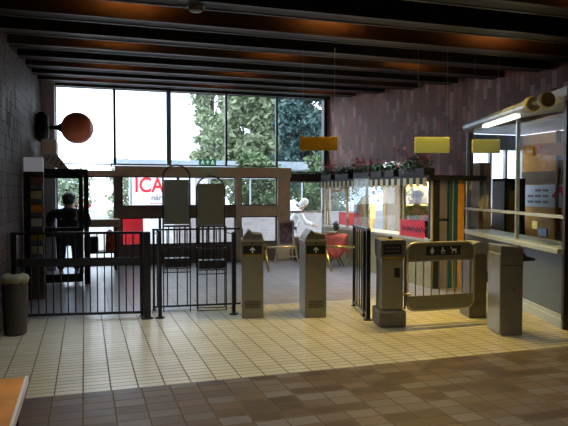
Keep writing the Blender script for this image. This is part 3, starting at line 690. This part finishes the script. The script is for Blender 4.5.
def stand(hipz=.88, lean=0., armf=.3, sw=.2):
    """facing -Y; lean tips the trunk forward"""
    hip = Vector((0,.04,hipz)); L = .48
    chest = hip+Vector((0,-sin(lean)*.34,cos(lean)*.34)); neck = hip+Vector((0,-sin(lean)*.52,cos(lean)*.52)); hl = lean*.9
    head = neck+Vector((0,-sin(hl)*.16-.01,cos(hl)*.16))
    J = dict(hip=hip, chest=chest, neck=neck, head=head, face=Vector((0,-cos(hl),-sin(hl))))
    for s, k in (('L',1), ('R',-1)):
        sh = chest+Vector((k*sw,-sin(lean)*.09,cos(lean)*.09)); el = sh+Vector((k*.05,-armf*.55,-.25)); wr = el+Vector((-k*.05,-.2-armf*.1,-.08))
        J['sh'+s] = sh; J['el'+s] = el; J['wr'+s] = wr
        J['th'+s] = Vector((k*.10,.03,hipz-.09)); J['kn'+s] = Vector((k*.11,-.01,.48)); J['an'+s] = Vector((k*.12,.04,.09))
    return J
person('person in a dark coat seen from behind through the glass lobby door', (-.30,12.15,0), pi, stand(.84,.5,.3,.24), 'coat', 'trousers', 'hair', 'white', 'coat', 'hair', True).scale = (1.2,1.1,.98)
person('shopkeeper in a yellow-green knitted top standing inside the flower kiosk', (6.42,10.95,0), -.6, stand(.84,.35,.2,.2), 'knitted_top', 'trousers', 'hair', 'black', 'vest', 'hair')
person('person in a white coat with white hair bending forward outside the right window', (5.02,14.75,-.15), 1.2, stand(.84,.55,.25,.18), 'coat', 'trousers', 'hair', 'white', 'whitecoat', 'hairw', True)

# ================================================================ LEFT SIDE THINGS
# round signal ball on the left wall
t = thing('wall_globe', 'glossy red-orange globe on a flared black stem and disc, high on left wall', 'globe', (-.812,12.0,2.755))
RYm = Matrix.Rotation(pi/2,3,'Y')
MB().lathe([(.0,0), (.24,0), (.275,.04), (.275,.13), (.22,.19), (.05,.21), (.0,.21)], (0,0,0), 32, RYm).build('wall_disc', M['blackm'], t, smooth=False)
MB().lathe([(.035,.19), (.032,.28), (.045,.34), (.10,.43), (.16,.48)], (0,0,0), 28, RYm).build('stem', mat('dark_green_black', (.01,.03,.03), .4), t, smooth=True)
MB().ball((.69,0,0), .29, n=40).build('globe', M['orangeball'], t, smooth=True)
# air curtain above the lobby door
t = thing('air_curtain', 'grey box air heater with slanted louvres above the lobby door', 'heater', (-.545,11.3,2.15))
MB().span((-.14,-.35,.06), (.10,.35,.30)).build('housing', M['signwhite'], t, .01)
MB().prism([(-.14,.06), (.10,.06), (.30,-.20), (.24,-.24), (-.14,-.05)], .7, Rup, (0,.35,0)).build('hood', mat('heater_grey', (.6,.6,.64), .5), t)
l = MB()
for i in range(4): l.box((-.04+i*.07,-.352,-.02-i*.03), (.012,.006,.12), Matrix.Rotation(.6,3,'Y'))
l.build('louvres', M['blackm'], t)
# leaflet stand
t = thing('leaflet_stand', 'narrow leaflet stand with lit white top and yellow leaflets on the left wall', 'display stand', (-.725,9.55,0), -.02)
MB().span((-.11,.0,.0), (.15,.12,1.84)).build('back_board', mat('stand_brown', (.10,.07,.06), .6), t)
MB().span((-.115,-.06,.0), (-.03,.0,1.84)).build('side_post', M['blackm'], t)
MB().span((-.11,-.02,1.865), (.15,.12,2.07)).build('lit_top', M['caselit'], t)
MB().span((-.115,-.03,1.84), (.155,.13,1.865)).build('top_tray', M['frame_dk'], t)
cols = ['yellow','ochre','signwhite','orangepanel','yellow','lilac']
for i in range(6):
    z0 = .62+i*.20
    MB().span((-.02,-.035,z0), (.13,-.015,z0+.165)).build('leaflet', M[cols[i]], t); MB().span((-.025,-.06,z0-.01), (.14,.0,z0+.05)).build('leaflet_pocket', M['boothgrey'], t)
# litter bin
t = thing('litter_bin', 'dark brown round litter bin lined with a yellowish bag beside the left wall', 'bin', (-.745,7.28,0))
MB().lathe([(.105,0), (.12,.02), (.13,.30), (.128,.32), (.135,.33), (.135,.58), (.12,.58), (.11,.35)], n=28).build('bin_body', M['bin'], t, smooth=False)
b = MB(); rnd = random.Random(5); prof = [(.118,.50), (.137,.57), (.150,.60), (.142,.64), (.10,.66)]
b.lathe(prof, n=28)
for v_ in b.b.verts: v_.co += Vector((rnd.uniform(-.008,.008), rnd.uniform(-.008,.008), rnd.uniform(-.014,.018)))
b.build('bin_bag', M['bag'], t, smooth=True)
# bench corner near the camera
t = thing('bench', 'orange wooden bench with a white metal edge at the lower left corner', 'bench', (-.60,2.9,0))
MB().span((-.27,-1.1,.42), (.245,1.07,.45)).build('seat', M['wood'], t)
MB().span((.245,-1.1,.41), (.262,1.07,.455)).build('edge_strip', M['white'], t)
for y in (-.9,.9):
    for x in (-.2,.2): MB().span((x-.02,y-.02,0), (x+.02,y+.02,.42)).build('leg', M['blackm'], t)
# table by the lobby door
t = thing('side_table', 'table with a thick beige top and shelf right of the lobby door', 'table', (.36,12.9,0))
MB().span((-.42,-.25,.87), (.30,.25,1.02)).build('table_top', mat('beige_top', (.48,.38,.24), .5), t, .01)
for x in (-.36,.22):
    for y in (-.2,.2): MB().span((x-.025,y-.025,0), (x+.025,y+.025,.87)).build('leg', M['blackm'], t)
MB().span((-.38,-.22,.34), (.27,.22,.37)).build('shelf', M['blackm'], t)
t = thing('bag', 'dark shopping bag on the shelf under the beige-topped table', 'bag', (.13,12.9,.37))
MB().span((-.16,-.12,0), (.12,.12,.30)).build('bag_body', M['coat'], t, .03); MB().tube([(-.08,-.10,.29), (-.06,-.10,.38), (.03,-.10,.38), (.05,-.10,.29)], .008).build('handle', M['signwhite'], t)
t = tag(MB().prism([(-.09,0), (.09,0), (.10,.36), (.02,.44), (-.07,.40)], .14, Rup, (0,.07,0)).build('cushion', mat('red_orange_cloth', (.62,.10,.03), .8, var=.5, scale=9), None, .02, loc=(.47,12.9,.37)), 'red and orange bundle of cloth on the shelf under the beige-topped table', 'bundle')

# ================================================================ BY THE WINDOW
t = thing('easel_board', 'wooden A-frame poster board with a framed picture between the two arrow turnstiles', 'poster stand', (4.20,12.75,0), -.2)
for s in (-1,1):
    MB().tube([(s*.10,0,.92), (s*.26,-.16,.02)], .018).build('leg', M['woodlt'], t); MB().tube([(s*.10,.02,.9), (s*.2,.30,.02)], .016).build('leg', M['woodlt'], t)
MB().tube([(-.24,-.14,.16), (.24,-.14,.16)], .012).build('stretcher', M['woodlt'], t)
R_ = Matrix.Rotation(-.12,3,'X')
MB().box((0,-.06,.66), (.36,.03,.58), R_).build('frame', mat('easel_frame', (.75,.72,.62), .5), t)
MB().box((0,-.08,.66), (.27,.02,.46), R_).build('poster', mat('faded_poster', (.22,.15,.16), .6, var=.9, scale=9), t)
# small table with coral cloth
t = thing('folding_table', 'small round folding table with crossed legs under the coral cloth', 'table', (4.98,11.85,0))
MB().cyl((0,0,.66), (0,0,.68), .26, n=28).build('table_top', M['woodlt'], t)
for s in (-1,1): MB().tube([(s*.19,-.1,.66), (-s*.19,-.1,.0)], .011).tube([(s*.19,.1,.66), (-s*.19,.1,.0)], .011).build('leg', M['black'], t)
c = MB(); n = 48; rings = [(.0,.687), (.24,.687), (.275,.68)]
c_v = [[c.b.verts.new((r*cos(2*pi*k/n), r*sin(2*pi*k/n), z)) for k in range(n)] for r, z in rings[1:]]
for j in range(1, 7):
    ring = []
    for k in range(n):
        a = 2*pi*k/n; drop = (.34+.16*abs(cos(2*(a+.35)))**1.5)*j/6; rr = .278+.012*sin(7*a)*j/6+.012*j/6
        ring.append(c.b.verts.new((rr*cos(a), rr*sin(a), .68-drop)))
    c_v.append(ring)
for a_, b_ in zip(c_v, c_v[1:]):
    for k in range(n): c.b.faces.new((a_[k], a_[(k+1) % n], b_[(k+1) % n], b_[k]))
c.b.faces.new(c_v[0])
o = c.build('tablecloth', M['cloth'], None, smooth=True, loc=(4.98,11.85,0)); tag(o, 'coral cloth hanging in points over the small round table', 'tablecloth')
so = o.modifiers.new('s', 'SOLIDIFY'); so.thickness = .004; so.offset = 1
t = thing('potted_plant', 'small green potted plant on the coral tablecloth', 'plant', (5.0,11.8,.692))
MB().lathe([(.03,0), (.045,.07), (.05,.07), (.05,.085), (.035,.085)], n=16).build('pot', M['panel_br'], t)
f = MB(); leaves(f, 160, (0,0,.17), (.07,.07,.11), .028, seed=77, shell=0); f.build('foliage', M['leafA'], t)['kind'] = 'stuff'
o = tag(MB().lathe([(.03,0), (.08,.015), (.13,.05), (.125,.055), (.06,.02)], n=20).build('bowl', M['woodlt'], None, loc=(4.85,11.72,.692)), 'shallow pale bowl beside the potted plant on the coral cloth', 'bowl')
# exit sign
t = thing('exit_sign', 'green exit sign with white running figure hanging before the brown transom', 'sign', (2.56,13.25,2.22))
MB().span((-.19,-.02,-.065), (.19,.02,.065)).build('sign_box', M['green'], t, .004)
p = MB(); yy = -.022
for cx in (-.11, .11): p.box((cx,yy,.033), (.024,.003,.024)); p.prism([(cx-.035,-.045), (cx-.015,-.045), (cx,-.01), (cx+.018,-.045), (cx+.038,-.045), (cx+.018,.018), (cx-.022,.018)], .003, Rup, (0,yy+.0015,0))
arrow(p, 0, 0, .085, yy+.0015); p.build('pictogram', mat('lit_pictogram', (.9,.95,.9), .5, emit=(.9,1,.92), es=.55), t)
for x in (-.15,.15): MB().cyl((x,0,.065), (x,0,ceil(13.25)-2.22), .003, n=6).build('hanger', M['frame_dk'], t)

# ================================================================ OUTSIDE
slab('ground', -30, 45, 13.62, 75, M['pavement'], -.15, .1)
# red board standing outside by the lower window
t = thing('sandwich_board', 'coral red sandwich board outside the lower left window of the glass front', 'sign', (1.02,14.2,-.15))
MB().box((0,-.08,.65), (.46,.02,1.16), Matrix.Rotation(-.09,3,'X')).build('board', M['redboard'], t); MB().box((0,.08,.65), (.46,.02,1.16), Matrix.Rotation(.09,3,'X')).build('board', M['redboard'], t)
# canopy with shop banner
t = thing('walkway_canopy', 'long flat grey-blue canopy on thin posts across the street side', 'canopy', (0,21,-.15))
MB().span((.9,-.3,2.52), (9.0,.8,2.80)).build('canopy_roof', M['canopy'], t)
for x in (.96, 3.55, 6.3, 8.9): MB().span((x-.04,0,0), (x+.04,.08,2.52)).build('post', M['canopy'], t)
t = thing('banner', 'white shop banner with red ICA letters under the grey-blue canopy', 'banner', (2.72,20.6,1.66))
MB().span((-1.25,-.01,-.62), (1.28,.01,.62)).build('sheet', M['signwhite'], t)
text('letters', 'ICA', .68, M['red'], t, (-.70,-.015,.12), RX90, .004).scale = (.86,1,1)
text('letters', 'n\u00e4ra', .27, M['lilac'], t, (-.40,-.015,-.28), RX90, .004)
z = MB()
for i in range(5): z.span((-.66+i*.08,-.014,-.49), (-.605+i*.08,-.01,-.455))
z.build('small_print', M['pink'], t)
for s in (-1.32,1.34): MB().cyl((s,0,-1.81), (s,0,.68), .03, n=10).build('post', M['alu'], t)
MB().cyl((-1.32,0,.66), (1.34,0,.66), .02, n=10).build('cross_bar', M['alu'], t)
# pale building beyond the canopy
t = thing('shop_building', 'low pale shop building with large windows behind the banner', 'building', (4.2,27,-.15))
MB().span((-1.5,0,0), (1.0,4,2.5)).build('wall', mat('pale_plaster', (.75,.75,.76), .8), t)
MB().span((-1.7,-.3,2.5), (1.2,4.2,2.72)).build('roof', M['canopy'], t)
for i in range(2): MB().span((-1.3+i*1.15,-.03,.5), (-.35+i*1.15,.0,2.1)).build('window', M['signwhite'], t)
# low pale brick wall and mesh fence outside
w = wall('garden_wall', [(2.3,16.6), (9.5,16.6)], [(0,0,1,-.15,1.0,1.0)], M['brickpale'], th=.25)
del w['kind']; tag(w, 'low pale brick wall outside behind the lower windows', 'wall')
t = thing('mesh_fence', 'diamond wire mesh fence on top of the low pale brick wall', 'fence', (2.9,16.72,1.0))
m_ = MB(); LX, HZ, sp = 6.2, .95, .13; k = 0
x = -HZ
while x < LX:
    for sg in (1,-1):
        a, b = (x, x+HZ) if sg == 1 else (x+HZ, x)
        p, q = Vector((a,0,0)), Vector((b,0,HZ))
        lo, hi = (min(a,b), max(a,b)); c0, c1 = max(lo,0), min(hi,LX)
        if c1-c0 > .02:
            f0, f1 = [(c-a)/(b-a) for c in (c0,c1)]; m_.cyl(p.lerp(q,f0), p.lerp(q,f1), .0032, n=4)
    x += sp
m_.build('wire_mesh', M['signgrey'], t)['kind'] = 'stuff'
for i in range(5): MB().cyl((i*LX/4,0,0), (i*LX/4,0,HZ+.03), .022, n=10).build('post', M['alu'], t)
MB().cyl((0,0,HZ), (LX,0,HZ), .016, n=8).build('top_rail', M['alu'], t)
# trees
def tree(label, x, y, h, R, m, seed, n=5200, s=.16, trunk=.18, z=-.15):
    t = thing('tree', label, 'tree', (x,y,z), 0, 'trees beyond the glass front'); rnd = random.Random(seed)
    b = MB(); b.tube([(0,0,0), (.05,0,h*.3), (-.05,.05,h*.6), (0,0,h*.75)], trunk*.6)
    for i in range(9):
        a = rnd.uniform(0,2*pi); z0 = h*rnd.uniform(.3,.6); b.tube([(0,0,z0), (cos(a)*R*.25,sin(a)*R*.25,z0+h*.05), (cos(a)*R*.5,sin(a)*R*.5,z0+h*.12)], trunk*.2, 6)
    b.build('trunk', M['bark'], t)
    f = MB()
    for i in range(90):
        a = rnd.uniform(0,2*pi); zz = rnd.uniform(.16,.95); rr = R*math.sqrt(max(.05,1-((zz-.5)/.55)**2))*rnd.uniform(.2,.85)
        q = R*rnd.uniform(.24,.38); leaves(f, n//90, (rr*cos(a), rr*sin(a), h*zz), (q,q,q*.8), s, seed=seed*100+i, shell=.1)
    f.build('crown', M[m], t)['kind'] = 'stuff'
tree('pale green loose tree left of the tall green tree, beyond the glass front', 6.9, 34, 10.6, 1.5, 'leafC', 21, 7800, .17)
tree('tall broad mid green tree filling the window left of the dark tree', 7.7, 28.5, 10.4, 2.3, 'leafC', 52, 24000, .19)
tree('dark green tree against the blue-looking right window pane', 8.9, 24.0, 8.8, 1.8, 'leafD', 23, 24000, .14)
tree('dark green bushy tree low behind the mesh fence at the right', 7.5, 18.7, 3.0, 1.1, 'leafB', 24, 6500, .09, .10)
tree('small green tree behind the mesh fence, right of the canopy post', 5.2, 18.7, 2.9, 1.05, 'leafB', 25, 6500, .09, .10)
tree('dark green tree beyond the flower kiosk end', 14.5, 25.0, 7, 2.2, 'leafB', 26, 4200, .15)
for i, (x, y) in enumerate([(-7.5,52), (-1.5,56), (5.0,53)]):
    tree(['distant round pale tree at the far left of the street', 'distant round pale tree in the middle of the street view', 'distant round pale tree nearest the shop building'][i], x, y, 3.6, 2.6, 'leafC', 31+i, 1800, .22, .15)
tree('slim green tree just left of the shop banner, seen through the door window', 1.35, 24.0, 3.0, .65, 'leafC', 41, 1500, .09, .06)
# parked cars
def car(label, x, y, rz, col):
    t = thing('car', label, 'car', (x,y,-.15), rz); m = mat('car_paint', col, .3)
    prof = [(-2.1,.30), (-2.12,.62), (-1.95,.85), (-1.3,.92), (-.75,1.38), (.75,1.42), (1.45,1.0), (2.0,.9), (2.12,.6), (2.1,.30)]
    MB().prism(prof, 1.6, Rup, (0,.8,0)).build('body', m, t, .06)
    MB().prism([(-1.15,.93), (-.70,1.33), (-.05,1.35), (-.05,.93)], 1.62, Rup, (0,.81,0)).prism([(.03,.93), (.03,1.35), (.68,1.36), (1.25,.98)], 1.62, Rup, (0,.81,0)).build('side_windows', M['boothgrey'], t)
    for sx in (-1.3,1.3):
        for sy in (-.72,.72): MB().cyl((sx,sy-.1,.31), (sx,sy+.1,.31), .31, n=20).cyl((sx,sy-.11,.31), (sx,sy+.11,.31), .16, n=12).build('wheel', M['blackm'], t)
car('pale silver car parked in the street left of the shop', -2.6, 33, .05, (.6,.62,.65))
car('red car parked behind the silver car in the street', -1.6, 60, .05, (.5,.03,.03))
# street railing
t = thing('street_railing', 'pale metal railing along the pavement left of the canopy', 'railing', (-3.2,19.5,-.15))
for z in (.5,.95): MB().cyl((0,0,z), (3.9,0,z), .025, n=8).build('rail', M['alu'], t)
for i in range(5): MB().cyl((i*.97,0,0), (i*.97,0,.95), .025, n=8).build('post', M['alu'], t)

# ================================================================ LIGHT AND CAMERA
w = bpy.data.worlds.new('sky'); bpy.context.scene.world = w; w.use_nodes = True; nt = w.node_tree
bg = nt.nodes['Background']; tc = nt.nodes.new('ShaderNodeTexCoord'); sp = nt.nodes.new('ShaderNodeSeparateXYZ'); nt.links.new(tc.outputs['Generated'], sp.inputs[0])
r = nt.nodes.new('ShaderNodeValToRGB'); r.color_ramp.elements[0].position = .48; r.color_ramp.elements[0].color = (.80,.88,1,1); r.color_ramp.elements[1].position = .75; r.color_ramp.elements[1].color = (.92,.96,1,1)
nt.links.new(sp.outputs[2], r.inputs[0]); nt.links.new(r.outputs[0], bg.inputs['Color']); bg.inputs['Strength'].default_value = 3.4
def lamp(label, x, y, z, sx, sy, col, e, spread=86):
    """a boxed ceiling fitting with its own light, in several places added as fill"""
    t = thing('ceiling_downlight', label, 'lamp', (x,y,z))
    MB().span((-sx/2-.03,-sy/2-.03,0), (sx/2+.03,sy/2+.03,.08)).build('housing', M['blackm'], t)
    L = bpy.data.lights.new('bulb', 'AREA'); L.shape = 'RECTANGLE'; L.size = sx; L.size_y = sy; L.color = col; L.energy = e; L.spread = radians(spread)
    o = bpy.data.objects.new('bulb', L); C.objects.link(o); o.parent = t; o.location = (0,0,-.01)
lamp('black recessed ceiling lamp between the beams above the wide gate', 3.9, 6.9, ceil(6.9)+.22, 1.6, .12, (1,.68,.15), 66, 118)
lamp('added cool fill lamp in a black box between the beams above the long fence', .8, 6.9, ceil(6.9)+.28, .9, .12, (.80,.90,1), 12)  # invented fill, cool like the daylight on the left floor
lamp('added cool fill lamp in a black box between the beams above the flower kiosk', 4.5, 9.9, ceil(9.9)+.28, .9, .12, (.8,.88,1), 40)  # added to lift the far right of the hall
lamp('added warm fill lamp in a black box between the beams above the camera', 3.0, 2.9, ceil(2.9)+.20, .9, .12, (1,.88,.7), 22, 125)  # unseen, put in to brighten the near hall and the hanging boards
lamp('added warm fill lamp in a black box between the beams above the wooden bench', .9, 3.9, ceil(3.9)+.25, .9, .12, (1,.92,.8), 22, 125)  # unseen helper that lifts the dark bench and the floor around it
lamp('white ceiling lamp inside the ticket booth', 7.6, 8.0, 2.74, 1.2, .3, (1,.95,.85), 170, 170)
lamp('white ceiling lamp inside the kiosk', 6.50, 11.3, 2.30, .5, .3, (1,.9,.7), 110, 170)

cam = bpy.data.cameras.new('camera'); co = bpy.data.objects.new('camera', cam); C.objects.link(co)
cam.sensor_width = 36; cam.lens = 36*610/568
yaw = math.atan(199/610); pit = math.atan(21/610)
co.location = (0,0,1.57); co.rotation_euler = (pi/2-pit, 0, -yaw)
s = bpy.context.scene; s.camera = co
s.view_settings.view_transform = 'Standard'; s.view_settings.look = 'None'; s.view_settings.gamma = 1; s.view_settings.exposure = .14; s.view_settings.use_curve_mapping = False
